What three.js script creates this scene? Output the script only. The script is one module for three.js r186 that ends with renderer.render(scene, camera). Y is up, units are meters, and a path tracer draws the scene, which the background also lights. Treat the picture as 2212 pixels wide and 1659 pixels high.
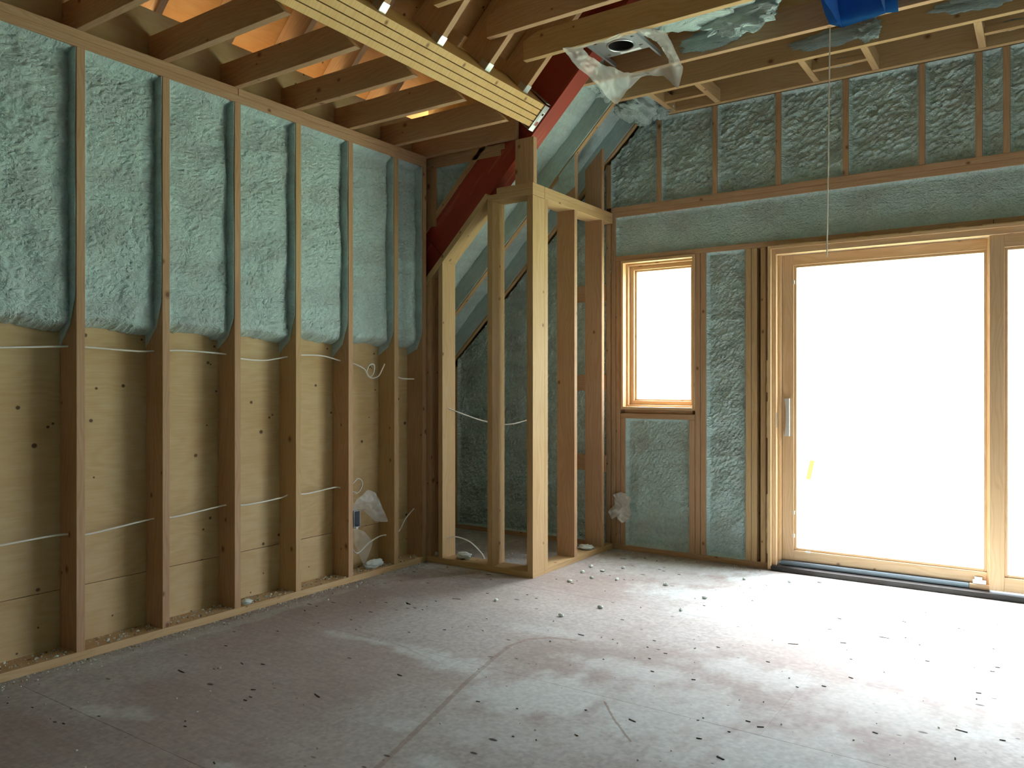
import * as THREE from 'three';
import { RoundedBoxGeometry } from 'three/addons/geometries/RoundedBoxGeometry.js';
import { ImprovedNoise } from 'three/addons/math/ImprovedNoise.js';
import { mergeGeometries } from 'three/addons/utils/BufferGeometryUtils.js';

// ---------------------------------------------------------------- camera, sky, exposure
const scene = new THREE.Scene();
const camera = new THREE.PerspectiveCamera(51.99, 4 / 3, 0.05, 400);
camera.position.set(0, 1.215, 0);
camera.rotation.set(0, THREE.MathUtils.degToRad(34.157), 0);
{ // overcast sky, three times as bright overhead as at the horizon, the same all round
  const w = 16, h = 128, d = new Float32Array(w * h * 4);
  for (let j = 0; j < h; j++) for (let i = 0; i < w; i++) {
    const el = ((j + 0.5) / h - 0.5) * Math.PI, l = 0.75 * (1 + 2 * Math.max(0, Math.sin(el))), k = (j * w + i) * 4;
    d[k] = 0.88 * l; d[k + 1] = l; d[k + 2] = 1.12 * l; d[k + 3] = 1;
  }
  const t = new THREE.DataTexture(d, w, h, THREE.RGBAFormat, THREE.FloatType); t.mapping = THREE.EquirectangularReflectionMapping; t.magFilter = THREE.LinearFilter; t.wrapS = THREE.RepeatWrapping; t.needsUpdate = true;
  scene.background = t; scene.backgroundIntensity = 1;
}
const sun = new THREE.DirectionalLight(0xffffff, 3.2);   // sun glowing through the cloud: broad and soft
sun.position.set(-4.1, 13.5, -11.6); sun.target.position.set(-0.5, 0, -4.4); sun.castShadow = true; sun.shadow.radius = 110;
sun.shadow.mapSize.set(2048, 2048); Object.assign(sun.shadow.camera, { left: -7, right: 7, top: 7, bottom: -7, near: 0.5, far: 40 });
scene.add(sun, sun.target);
const renderer = new THREE.WebGLRenderer({ antialias: true });
renderer.toneMapping = THREE.LinearToneMapping;
renderer.toneMappingExposure = 9.6;
renderer.shadowMap.enabled = true;

// ---------------------------------------------------------------- helpers
let seed = 12345;
function rnd() { seed = (seed * 1664525 + 1013904223) >>> 0; return seed / 4294967296; }
const R = (a, b) => a + (b - a) * rnd();
const perlin = new ImprovedNoise();
const N3 = (x, y, z) => perlin.noise(x, y, z);
const smooth = (a, b, x) => { const t = Math.min(1, Math.max(0, (x - a) / (b - a))); return t * t * (3 - 2 * t); };
const lerp = (a, b, t) => a + (b - a) * t;
const names = {};
function numbered(n) { const k = names[n] = (names[n] ?? -1) + 1; return k ? n + '_' + String(k).padStart(3, '0') : n; }
function tag(o, label, category, group) { o.userData.label = label; o.userData.category = category; if (group) o.userData.group = group; return o; }
function group(name, label, category, g) { const o = new THREE.Group(); o.name = numbered(name); scene.add(o); return tag(o, label, category, g); }
function structure(name, label, category) { const o = new THREE.Group(); o.name = name; scene.add(o); tag(o, label, category); o.userData.kind = 'structure'; return o; }
function mesh(name, geo, mat, parent = scene) {
  const m = new THREE.Mesh(geo, mat); m.name = parent === scene ? numbered(name) : name; m.castShadow = m.receiveShadow = true; parent.add(m); return m;
}
// lattice noise that repeats
function hash2(x, y, s) { let h = (x * 374761393 + y * 668265263 + s * 974634533) | 0; h = Math.imul(h ^ (h >>> 13), 1274126177); return ((h ^ (h >>> 16)) >>> 0) / 4294967296; }
function vn(x, y, px, py, s) {
  const xi = Math.floor(x), yi = Math.floor(y), fx = x - xi, fy = y - yi;
  const u = fx * fx * (3 - 2 * fx), v = fy * fy * (3 - 2 * fy);
  const m = (a, p) => ((a % p) + p) % p;
  const x0 = m(xi, px), x1 = m(xi + 1, px), y0 = m(yi, py), y1 = m(yi + 1, py);
  const a = hash2(x0, y0, s), b = hash2(x1, y0, s), c = hash2(x0, y1, s), d = hash2(x1, y1, s);
  return a + (b - a) * u + (c - a) * v + (a - b - c + d) * u * v;
}
function fbm(x, y, px, py, s, o = 4) { let r = 0, a = 0.5, t = 0; for (let i = 0; i < o; i++) { r += a * vn(x, y, px, py, s + i * 17); t += a; x *= 2; y *= 2; px *= 2; py *= 2; a *= 0.5; } return r / t; }
function texture(w, h, fn, srgb = true) {
  const d = new Uint8Array(w * h * 4);
  for (let j = 0; j < h; j++) for (let i = 0; i < w; i++) {
    const c = fn(i / w, j / h), k = (j * w + i) * 4;
    d[k] = Math.max(0, Math.min(255, c[0])); d[k + 1] = Math.max(0, Math.min(255, c[1])); d[k + 2] = Math.max(0, Math.min(255, c[2])); d[k + 3] = 255;
  }
  const t = new THREE.DataTexture(d, w, h, THREE.RGBAFormat);
  t.wrapS = t.wrapT = THREE.RepeatWrapping; t.magFilter = THREE.LinearFilter; t.minFilter = THREE.LinearMipmapLinearFilter; t.generateMipmaps = true;
  if (srgb) t.colorSpace = THREE.SRGBColorSpace; t.needsUpdate = true; return t;
}
const mixc = (a, b, t) => [lerp(a[0], b[0], t), lerp(a[1], b[1], t), lerp(a[2], b[2], t)];

// ---------------------------------------------------------------- materials
// sawn softwood: 0.3 m across (u), 1.6 m along the grain (v)
function woodTexture(s, pale, mid, dark, knots) {
  const ks = []; for (let i = 0; i < knots; i++) ks.push([hash2(i, 1, s), hash2(i, 2, s), 0.003 + 0.006 * hash2(i, 3, s)]);
  return texture(512, 1024, (u, v) => {
    const w = fbm(u * 4, v * 3, 4, 3, s, 3);
    const band = 0.5 + 0.5 * Math.sin((u * 14 + w * 7) * Math.PI * 2);
    const fine = fbm(u * 150, v * 8, 150, 8, s + 5, 2), big = fbm(u * 3, v * 4, 3, 4, s + 9, 3);
    let t = 0.28 * band * band + 0.42 * fine + 0.45 * (big - 0.3);
    let c = t < 0.5 ? mixc(pale, mid, t * 2) : mixc(mid, dark, (t - 0.5) * 1.2);
    for (const [kx, ky, kr] of ks) {
      let dx = Math.abs(u - kx); dx = Math.min(dx, 1 - dx) * 0.3; let dy = Math.abs(v - ky); dy = Math.min(dy, 1 - dy) * 1.6 * 0.75;
      const d = Math.hypot(dx, dy) / kr;
      if (d < 2.4) c = mixc(c, [92, 52, 26], d < 1 ? 0.62 : 0.35 * (1 - (d - 1) / 1.4));
    }
    return c;
  });
}
const wood1 = woodTexture(11, [226, 200, 156], [214, 182, 132], [192, 152, 100], 4);
const wood2 = woodTexture(47, [218, 186, 150], [204, 165, 126], [180, 136, 98], 5);
// rotary-cut plywood: 1.2 m square, grain along u
const plyTex = (() => {
  const s = 83, ks = []; for (let i = 0; i < 34; i++) ks.push([hash2(i, 1, s), hash2(i, 2, s), 0.003 + 0.005 * Math.pow(hash2(i, 3, s), 2)]);
  return texture(1024, 1024, (u, v) => {
    const w = fbm(u * 2, v * 5, 2, 5, s, 4), fine = fbm(u * 14, v * 240, 14, 240, s + 3, 2), big = fbm(u * 3, v * 3, 3, 3, s + 7, 4);
    const band = 0.5 + 0.5 * Math.sin((v * 9 + w * 9) * Math.PI * 2);
    let c = mixc([232, 210, 164], [210, 176, 122], 0.22 * band + 0.38 * fine + 0.75 * (big - 0.3));
    for (const [kx, ky, kr] of ks) {
      let dx = Math.abs(u - kx); dx = Math.min(dx, 1 - dx) * 1.2; let dy = Math.abs(v - ky); dy = Math.min(dy, 1 - dy) * 1.2;
      const d = Math.hypot(dx * 0.9, dy) / kr; if (d < 1.6) c = mixc(c, [70, 46, 26], d < 1 ? 0.75 : 0.75 * (1 - (d - 1) / 0.6));
    }
    return c;
  });
})();
const wood = new THREE.MeshStandardMaterial({ map: wood1, color: 0xe6e0da, roughness: 0.72 });
const woodB = new THREE.MeshStandardMaterial({ map: wood2, color: 0xe4dfda, roughness: 0.74 });
const lvlWood = new THREE.MeshStandardMaterial({ map: wood1, color: 0xfff4d8, roughness: 0.7 });
const plywood = new THREE.MeshStandardMaterial({ map: plyTex, color: 0xe4e0dc, roughness: 0.75 });
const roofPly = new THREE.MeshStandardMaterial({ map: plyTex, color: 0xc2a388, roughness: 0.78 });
const doorWood = new THREE.MeshStandardMaterial({ map: wood1, color: 0xfaf4ff, roughness: 0.45 });
const paleWood = new THREE.MeshStandardMaterial({ map: wood1, color: 0xfff8fc, roughness: 0.5 });
const redTex = texture(512, 1024, (u, v) => {
  const w = fbm(u * 6, v * 3, 6, 3, 301, 4), f = fbm(u * 120, v * 6, 120, 6, 305, 3), worn = fbm(u * 9, v * 5, 9, 5, 311, 4);
  let c = mixc([172, 60, 38], [132, 42, 26], 0.6 * w + 0.5 * f - 0.1);
  const t = smooth(0.66, 0.76, worn) * smooth(0.35, 0.6, f); return mixc(c, [186, 130, 96], t * 0.45);
});
const redPaint = new THREE.MeshStandardMaterial({ map: redTex, roughness: 0.6 });
const foamTex = texture(1024, 1024, (u, v) => {
  const a = fbm(u * 5, v * 5, 5, 5, 401, 4), b = fbm(u * 40, v * 40, 40, 40, 405, 3), c = fbm(u * 2, v * 7, 2, 7, 409, 3);
  let k = mixc([176, 205, 202], [194, 213, 209], a); k = mixc(k, [170, 185, 182], 0.55 * smooth(0.5, 0.75, c)); const m = 0.94 + 0.12 * b; return [k[0] * m, k[1] * m, k[2] * m];
});
const foamBump = texture(1024, 1024, (u, v) => {
  const w = fbm(u * 6, v * 6, 6, 6, 421, 2);
  let h = 0; for (const [f, g, a] of [[24, 34, 0.5], [48, 70, 0.32], [110, 130, 0.18]]) h += a * Math.abs(fbm(u * f + w * 3, v * g + w * 2, f, g, 431 + f, 2) * 2 - 1) * 1.6;
  const c = 255 * Math.min(1, h); return [c, c, c];
}, false);
const foam = new THREE.MeshStandardMaterial({ map: foamTex, bumpMap: foamBump, bumpScale: 0.0065, roughness: 0.62 });
const foamFlat = new THREE.MeshStandardMaterial({ map: foamTex, bumpMap: foamBump, bumpScale: 0.0025, roughness: 0.7 });
const steel = new THREE.MeshStandardMaterial({ color: 0xc9ccd0, metalness: 0.9, roughness: 0.32 });
const zinc = new THREE.MeshStandardMaterial({ color: 0xaeb2b8, metalness: 0.75, roughness: 0.42 });
const darkMetal = new THREE.MeshStandardMaterial({ color: 0x202226, metalness: 0.4, roughness: 0.5 });
const bronze = new THREE.MeshStandardMaterial({ color: 0x2c2826, metalness: 0.3, roughness: 0.45 });
const alu = new THREE.MeshStandardMaterial({ color: 0x7d8a94, metalness: 0.6, roughness: 0.4 });
const satin = new THREE.MeshStandardMaterial({ color: 0xd8d8d4, metalness: 0.35, roughness: 0.35 });
const cableMat = new THREE.MeshStandardMaterial({ color: 0xe6e4da, roughness: 0.5 });
const paper = new THREE.MeshStandardMaterial({ color: 0xe9ecec, roughness: 0.8 });
const inkMat = new THREE.MeshStandardMaterial({ color: 0x22252a, roughness: 0.7 });
const inkRed = new THREE.MeshStandardMaterial({ color: 0xb7625a, roughness: 0.7 });
const glass = new THREE.MeshPhysicalMaterial({ color: 0xffffff, transmission: 1, roughness: 0, thickness: 0, ior: 1.5 });
const poly = new THREE.MeshPhysicalMaterial({ color: 0xe6e6e2, transmission: 0.72, roughness: 0.25, thickness: 0, ior: 1.4, side: THREE.DoubleSide });
const polyMilky = new THREE.MeshPhysicalMaterial({ color: 0xf0efea, transmission: 0.3, roughness: 0.35, thickness: 0, side: THREE.DoubleSide });
const polyClear = new THREE.MeshPhysicalMaterial({ color: 0xf2f2ee, transmission: 0.85, roughness: 0.22, thickness: 0, ior: 1.35, side: THREE.DoubleSide });
const bluePoly = new THREE.MeshPhysicalMaterial({ color: 0x2f86e8, transmission: 0.4, roughness: 0.5, thickness: 0, side: THREE.DoubleSide });
const tapeMat = new THREE.MeshPhysicalMaterial({ color: 0xfdf2a4, roughness: 0.7, transmission: 0.35, thickness: 0 });
const beadFoam = new THREE.MeshStandardMaterial({ color: 0xe6cf98, roughness: 0.8 });
const scrapFoam = new THREE.MeshStandardMaterial({ color: 0xd9e2da, roughness: 0.85 });

// boards: uv with v along the grain
function grainUV(geo, axis, su = 0.3, sv = 1.6) {
  const p = geo.attributes.position, n = geo.attributes.normal, uv = new Float32Array(p.count * 2), ou = rnd(), ov = rnd();
  for (let i = 0; i < p.count; i++) {
    const c = [p.getX(i), p.getY(i), p.getZ(i)], m = [Math.abs(n.getX(i)), Math.abs(n.getY(i)), Math.abs(n.getZ(i))];
    const others = [0, 1, 2].filter((k) => k !== axis), cross = m[others[0]] > m[others[1]] ? others[1] : others[0];
    uv[2 * i] = c[cross] / su + ou + (cross === others[0] ? 0 : 0.37); uv[2 * i + 1] = c[axis] / sv + ov;
  }
  geo.setAttribute('uv', new THREE.BufferAttribute(uv, 2)); return geo;
}
function box(parent, name, mat, x, y, z, axis, r = 0.002) {
  const w = x[1] - x[0], h = y[1] - y[0], d = z[1] - z[0];
  const geo = r > 0 && Math.min(w, h, d) > r * 3 ? new RoundedBoxGeometry(w, h, d, 1, r) : new THREE.BoxGeometry(w, h, d);
  grainUV(geo, axis ?? (w >= h && w >= d ? 0 : h >= d ? 1 : 2));
  const m = mesh(name, geo, mat, parent); m.position.set((x[0] + x[1]) / 2, (y[0] + y[1]) / 2, (z[0] + z[1]) / 2); return m;
}
// flat sheet goods with uv in metres / 1.2, grain along the given axis
function sheet(parent, name, mat, x, y, z, axis, s = 1.2) {
  const geo = new THREE.BoxGeometry(x[1] - x[0], y[1] - y[0], z[1] - z[0]), p = geo.attributes.position, n = geo.attributes.normal, uv = new Float32Array(p.count * 2), ou = rnd(), ov = rnd();
  for (let i = 0; i < p.count; i++) {
    const c = [p.getX(i), p.getY(i), p.getZ(i)], m = [Math.abs(n.getX(i)), Math.abs(n.getY(i)), Math.abs(n.getZ(i))], o = [0, 1, 2].filter((k) => k !== axis);
    uv[2 * i] = c[axis] / s + ou; uv[2 * i + 1] = c[m[o[0]] > m[o[1]] ? o[1] : o[0]] / s + ov;
  }
  geo.setAttribute('uv', new THREE.BufferAttribute(uv, 2));
  const m = mesh(name, geo, mat, parent); m.position.set((x[0] + x[1]) / 2, (y[0] + y[1]) / 2, (z[0] + z[1]) / 2); return m;
}
// a board with an outline in x,y running between two z; grain along a direction in x,y; own origin at its centre
function prism(parent, name, mat, pts, z0, z1, dir = [1, 0], su = 0.3, sv = 1.6) {
  const cx = pts.reduce((a, p) => a + p[0], 0) / pts.length, cy = pts.reduce((a, p) => a + p[1], 0) / pts.length;
  const sh = new THREE.Shape(pts.map(([x, y]) => new THREE.Vector2(x - cx, y - cy)));
  const b = 0.0015, geo = new THREE.ExtrudeGeometry(sh, { depth: z1 - z0 - 2 * b, bevelEnabled: true, bevelSize: b, bevelOffset: -b, bevelThickness: b, bevelSegments: 1 });
  geo.translate(0, 0, -(z1 - z0) / 2 + b);
  const p = geo.attributes.position, n = geo.attributes.normal, uv = new Float32Array(p.count * 2), ou = rnd(), ov = rnd();
  for (let i = 0; i < p.count; i++) {
    const x = p.getX(i), y = p.getY(i), along = x * dir[0] + y * dir[1], across = -x * dir[1] + y * dir[0];
    uv[2 * i] = (Math.abs(n.getZ(i)) > 0.5 ? across : p.getZ(i)) / su + ou; uv[2 * i + 1] = along / sv + ov;
  }
  geo.setAttribute('uv', new THREE.BufferAttribute(uv, 2));
  const m = mesh(name, geo, mat, parent); m.position.set(cx, cy, (z0 + z1) / 2); return m;
}
const D = Math.SQRT1_2;
// a board lying along the 45 degree roof slope: bottom line y = x + q, thick t square to the slope
const slopePts = (xa, xb, q, t) => [[xa, xa + q], [xb, xb + q], [xb - t * D, xb + q + t * D], [xa - t * D, xa + q + t * D]];
function sloped(parent, name, mat, xa, xb, q, t, z0, z1) { return prism(parent, name, mat, slopePts(xa, xb, q, t), z0, z1, [D, D]); }

// sprayed foam: a lumpy sheet between two edges; o origin, U across, V along, N out of the wall
function billow(a, b, z, ang = 0.5, ka = 36, kb = 66) {
  const c = Math.cos(ang), s = Math.sin(ang), w = 0.35 * N3(a * 14, b * 14, z + 3), x = (a * c + b * s) * ka + w, y = (-a * s + b * c) * kb + w;
  return 0.35 + 0.75 * N3(x, y, z) + 0.45 * N3(x * 2.1, y * 2.1, z + 7) + 0.35 * (Math.abs(N3(x * 0.9, y * 0.9, z + 13)) - 0.25);
}
function foamSheet(parent, name, mat, { o, U, V, Nn, w, bot = () => 0, top, res = 0.007, depth = 0.04, edge = 0.028, lump = 0.006, swell = 0.012, lip = 0, wall = 0.135, rim = [1, 1, 1, 1], drop = 0, ang = 0.5, ka, kb }) {
  const zs = R(0, 90), hmax = Math.max(top(0), top(w), top(w / 2)) - Math.min(bot(0), bot(w));
  const nu = Math.max(6, Math.round(w / res)), nv = Math.max(6, Math.round(hmax / res)), pos = [], uv = [], idx = [], ou = rnd(), ov = rnd();
  for (let j = 0; j <= nv; j++) for (let i = 0; i <= nu; i++) {
    const s = w * i / nu, b = bot(s), t = b + (top(s) - b) * j / nv;
    const ds = Math.min(rim[0] ? s : 9, rim[1] ? w - s : 9), dt = Math.min(rim[2] ? t - b : 9, rim[3] ? top(s) - t : 9);
    const e = edge * (1 + 0.5 * N3(t * 6, zs, 1) + 0.3 * N3(s * 20, t * 20, zs)), up = Math.max(1 - smooth(0, e, ds), 1 - smooth(0, e * 0.8, dt));
    let n = -depth + swell * (N3(s * 7, t * 5, zs) + 0.5 * N3(s * 15, t * 13, zs)) + lump * (billow(s, t, zs, ang, ka, kb) - 0.35) * (1 - 0.7 * up);
    n = lerp(n, -0.004 + 0.002 * N3(s * 40, t * 40, zs), up * 0.92);
    if (drop) n -= drop * (1 - smooth(0, 0.035 + 0.012 * N3(t * 9, zs, 6), w - s));
    if (lip) { const k = smooth(0, lip, t - b); n = lerp(-wall, n, Math.sqrt(k)); }
    n = Math.min(n, 0.004);
    pos.push(o[0] + U[0] * s + V[0] * t + Nn[0] * n, o[1] + U[1] * s + V[1] * t + Nn[1] * n, o[2] + U[2] * s + V[2] * t + Nn[2] * n);
    uv.push(s / 0.6 + ou, t / 0.6 + ov);
  }
  const flip = new THREE.Vector3(...U).cross(new THREE.Vector3(...V)).dot(new THREE.Vector3(...Nn)) < 0;
  for (let j = 0; j < nv; j++) for (let i = 0; i < nu; i++) {
    const a = j * (nu + 1) + i, b = a + 1, c = a + nu + 1, d = c + 1;
    if (flip) idx.push(a, d, b, a, c, d); else idx.push(a, b, d, a, d, c);
  }
  const g = new THREE.BufferGeometry();
  g.setAttribute('position', new THREE.Float32BufferAttribute(pos, 3)); g.setAttribute('uv', new THREE.Float32BufferAttribute(uv, 2)); g.setIndex(idx); g.computeVertexNormals();
  return mesh(name, g, mat, parent);
}
function blob(parent, name, mat, [x, y, z], [rx, ry, rz], rough = 0.35, f = 2.2, seg = 22) {
  const g = new THREE.SphereGeometry(1, seg, Math.round(seg * 0.7)), p = g.attributes.position, zs = R(0, 60), v = new THREE.Vector3();
  for (let i = 0; i < p.count; i++) { v.fromBufferAttribute(p, i); const k = 1 + rough * (N3(v.x * f, v.y * f + zs, v.z * f) + 0.7 * Math.abs(N3(v.x * f * 2.4, v.y * f * 2.4 + zs, v.z * f * 2.4))); p.setXYZ(i, v.x * k * rx, v.y * k * ry, v.z * k * rz); }
  g.computeVertexNormals(); const m = mesh(name, g, mat, parent); m.position.set(x, y, z); return m;
}
function tube(parent, name, mat, pts, r, seg = 8) {
  const c = new THREE.CatmullRomCurve3(pts.map((p) => new THREE.Vector3(...p)), false, 'catmullrom', 0.5);
  return mesh(name, new THREE.TubeGeometry(c, pts.length * 8, r, seg), mat, parent);
}

// ---------------------------------------------------------------- floor
const FX = 4.2;
const floorTex = (() => {   // 4.2 m square, world x -> u, world -z -> v; grain along x
  const W = 2048, spots = [], marks = [], s = 517;
  const P = (x, z) => [(((x / FX) % 1) + 1) % 1, (((-z / FX) % 1) + 1) % 1];
  for (let i = 0; i < 300; i++) spots.push([hash2(i, 1, s), hash2(i, 2, s), 0.002 + 0.008 * Math.pow(hash2(i, 3, s), 3), 0.3 + 0.6 * hash2(i, 4, s)]);
  const dust = [[-2.6, -2.72, .32, .04, .5, .12], [-2.3, -2.7, .25, .05, .6, -.05], [-2.05, -2.68, .2, .09, .55, .1], [-2.93, -1.55, .14, .035, .45, .2], [-2.75, -1.62, .1, .05, .5, 0], [-2.14, -1.55, .12, .04, .5, .1], [-1.6, -2.62, .34, .22, .62, .3], [-1.2, -2.7, .4, .3, .55, .2], [-1.44, -3.05, .3, .1, .5, .1], [-1.35, -4.1, .3, .16, .55, .2], [-1.7, -4.35, .35, .16, .5, 0], [-1.0, -3.3, .35, .14, .45, -.2], [-0.75, -2.6, .35, .3, .5, .3], [-1.9, -2.1, .12, .05, .4, .2], [-1.62, -1.95, .1, .04, .5, 0], [-1.5, -2.3, .4, .12, .35, .35], [-2.05, -3.3, .25, .06, .3, .1], [-0.5, -3.2, .4, .2, .4, 0], [-1.98, -4.7, .5, .18, .4, 0], [-3.4, -2.5, .05, .9, .35, 0], [-0.6, -4.75, 1.0, .4, .8, .05], [-1.2, -4.9, .6, .25, .7, 0], [-0.4, -4.2, .8, .3, .65, -.1], [-2.1, -4.95, .5, .18, .55, 0], [0.2, -3.7, .7, .3, .55, .1]];
  const d = new Float32Array(W * W);       // matter lying on the boards: pale foam dust
  const paint = (cx, cz, rx, rz, a, turn) => {
    const [u0, v0] = P(cx, cz), ux = u0 * W, vy = v0 * W, ext = Math.ceil(Math.max(rx, rz) * 1.6 / FX * W), c = Math.cos(turn), sn = Math.sin(turn);
    for (let j = -ext; j <= ext; j++) for (let i = -ext; i <= ext; i++) {
      const dx = i * FX / W, dz = j * FX / W, e = Math.hypot((dx * c + dz * sn) / rx, (-dx * sn + dz * c) / rz); if (e > 1.6) continue;
      const x = ((Math.round(ux) + i) % W + W) % W, y = ((Math.round(vy) + j) % W + W) % W;
      const n = fbm(x / W * 60, y / W * 40, 60, 40, 601, 4), k = a * smooth(0.12, 0.75, n + 0.6 * (1 - e) - 0.12);
      d[y * W + x] = Math.max(d[y * W + x], k);
    }
  };
  for (const q of dust) paint(...q);
  const line = (pts, wd, a, arr) => { for (let k = 0; k < pts.length - 1; k++) { const L = Math.hypot(pts[k + 1][0] - pts[k][0], pts[k + 1][1] - pts[k][1]), n = Math.ceil(L / 0.0015); for (let i = 0; i <= n; i++) { const t = i / n, [u, v] = P(lerp(pts[k][0], pts[k + 1][0], t) + 0.004 * N3(t * 9, k, 5), lerp(pts[k][1], pts[k + 1][1], t)); marks.push([Math.round(u * W), Math.round(v * W), wd, a]); } } };
  line([[-1.72, -1.7], [-1.787, -1.947], [-1.87, -2.25], [-1.948, -2.518], [-2.03, -2.85], [-2.063, -3.02], [-2.04, -3.15], [-1.97, -3.22], [-1.85, -3.26]], 5, 0.3);
  line([[-1.4, -2.69], [-1.3, -2.57], [-1.17, -2.44]], 2, 0.5); line([[-2.83, -2.78], [-2.5, -2.74], [-2.2, -2.66]], 3, 0.12);
  const mk = new Float32Array(W * W); for (const [x, y, wd, a] of marks) for (let j = -wd; j <= wd; j++) for (let i = -wd; i <= wd; i++) if (i * i + j * j <= wd * wd) { const k = ((y + j + W) % W) * W + ((x + i + W) % W); mk[k] = Math.max(mk[k], a); }
  const kn = new Float32Array(W * W); for (const [u, v, r, a] of spots) { const n = Math.ceil(r / FX * W * 2.2); for (let j = -n; j <= n; j++) for (let i = -n; i <= n; i++) { const e = Math.hypot(i * FX / W / 2.1, j * FX / W) / r; if (e < 1) { const k = ((Math.round(v * W) + j + W) % W) * W + ((Math.round(u * W) + i + W) % W); kn[k] = Math.max(kn[k], a * smooth(1, 0.6, e)); } } }
  return texture(W, W, (u, v) => {
    const k = Math.round(v * W) * W + Math.round(u * W), big = fbm(u * 9, v * 14, 9, 14, s, 4), gr = fbm(u * 60, v * 700, 60, 700, s + 3, 2), film = fbm(u * 5, v * 7, 5, 7, s + 11, 5), fine = fbm(u * 300, v * 300, 300, 300, s + 21, 2);
    let c = mixc([176, 164, 156], [148, 134, 126], 0.7 * big + 0.45 * gr - 0.1);
    c = mixc(c, [196, 202, 198], 0.45 * smooth(0.4, 0.74, film) * (0.6 + 0.5 * fine));
    c = mixc(c, [208, 218, 214], d[k]); c = mixc(c, [120, 92, 72], mk[k]); c = mixc(c, [44, 34, 28], kn[k]);
    const m = 0.93 + 0.14 * fine; return [c[0] * m, c[1] * m, c[2] * m];
  });
})();
const floorMat = new THREE.MeshStandardMaterial({ map: floorTex, roughness: 0.8 });
const floor = structure('floor', 'worn plywood subfloor dusted with pale foam overspray', 'floor');
{
  const rows = [-6.39, -5.17, -3.955, -2.735, -1.515, -0.295, 0.925, 2.145, 3.365, 4.585, 5.6];
  for (let r = 0; r < rows.length - 1; r++) {
    const left = rows[r] < -4 ? -5.7 : -3.67; let x = -5.7 - (r % 2) * 1.22;
    while (x < 3.3) {
      const x0 = Math.max(x, left), x1 = Math.min(x + 2.44, 3.3), z0 = Math.max(rows[r], -5.39), z1 = rows[r + 1];
      if (x1 - x0 > 0.05 && z1 > z0) {
        const g = new THREE.BoxGeometry(x1 - x0 - 0.0004, 0.019, z1 - z0 - 0.002), m = mesh('plywood_sheet', g, floorMat, floor); m.position.set((x0 + x1) / 2, -0.0095, (z0 + z1) / 2);
        const p = g.attributes.position, uv = new Float32Array(p.count * 2);
        for (let i = 0; i < p.count; i++) { uv[2 * i] = (p.getX(i) + m.position.x) / FX; uv[2 * i + 1] = -(p.getZ(i) + m.position.z) / FX; }
        g.setAttribute('uv', new THREE.BufferAttribute(uv, 2));
      }
      x += 2.44;
    }
  }
  sheet(floor, 'underlay', plywood, [-5.7, 3.3], [-0.22, -0.02], [-5.39, 5.6], 0);
}

// ---------------------------------------------------------------- left wall
const LX = -3.515, LB = -3.655, wallLeft = structure('wall_left', 'open stud wall with green spray foam above bare plywood sheathing', 'wall');
const studZ = []; for (let i = -17; i <= 5; i++) studZ.push(-1.802 - 0.4064 * i);   // near to far
{
  box(wallLeft, 'sole_plate', wood, [LB, LX], [0, 0.038], [-4.135, 5.5], 2);
  box(wallLeft, 'top_plate', woodB, [LB, LX], [2.695, 2.733], [-4.135, 5.5], 2);
  box(wallLeft, 'top_plate', woodB, [LB, LX], [2.7335, 2.771], [-4.135, -2.62], 2);
  box(wallLeft, 'top_plate', woodB, [LB, LX], [2.7335, 2.771], [-2.617, 5.5], 2);
  for (const z of studZ) box(wallLeft, 'stud', rnd() < 0.5 ? wood : woodB, [LB, LX], [0.038, 2.695], [z - 0.019, z + 0.019], 1);
  box(wallLeft, 'stud', woodB, [LB, LX], [0.038, 2.695], [-4.135, -4.097], 1);
  sheet(wallLeft, 'sheathing_panel', plywood, [-3.668, -3.656], [0, 0.2925], [-4.34, 5.5], 2);
  sheet(wallLeft, 'sheathing_panel', plywood, [-3.668, -3.656], [0.2955, 1.513], [-4.34, 5.5], 2);
  sheet(wallLeft, 'sheathing_panel', plywood, [-3.668, -3.656], [1.515, 2.771], [-4.34, 5.5], 2);
  sheet(wallLeft, 'building_paper', bronze, [-3.6725, -3.6685], [0, 2.771], [-4.34, 5.5], 2);
  sheet(wallLeft, 'rim_board', plywood, [-3.668, -3.645], [2.772, 3.055], [-4.34, 5.5], 2);
  const ends = [...studZ, -4.116];
  for (let i = 14; i < ends.length - 1; i++) {
    const z0 = ends[i] - 0.019, z1 = ends[i + 1] + 0.019, zs = R(0, 50);
    foamSheet(wallLeft, 'spray_foam', foam, { o: [LX, 0, z0], U: [0, 0, -1], V: [0, 1, 0], Nn: [1, 0, 0], w: z0 - z1, bot: (s) => 1.475 + 0.022 * N3(s * 5, zs, 0) - 0.05 * s + 0.008 * N3(s * 40, zs, 4), top: () => 2.696,
      depth: 0.048, edge: 0.03, lump: 0.008, swell: 0.013, lip: 0.05, res: 0.0062, rim: [1, 0, 0, 1], drop: 0.016, ang: 0.25 });
    prism(wallLeft, 'foam_skin', foamFlat, [[LB, 1.4 + R(-0.03, 0.02)], [LX - 0.05, 1.47 + R(-0.02, 0.02)], [LX - 0.006, 1.56 + R(-0.03, 0.05)], [LX - 0.004, 2.0], [LX - 0.008, 2.3], [LX - 0.003, 2.694], [LB, 2.694]], z1 + 0.0003, z1 + 0.0053, [0, 1], 0.6, 0.6);
  }
}

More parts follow.
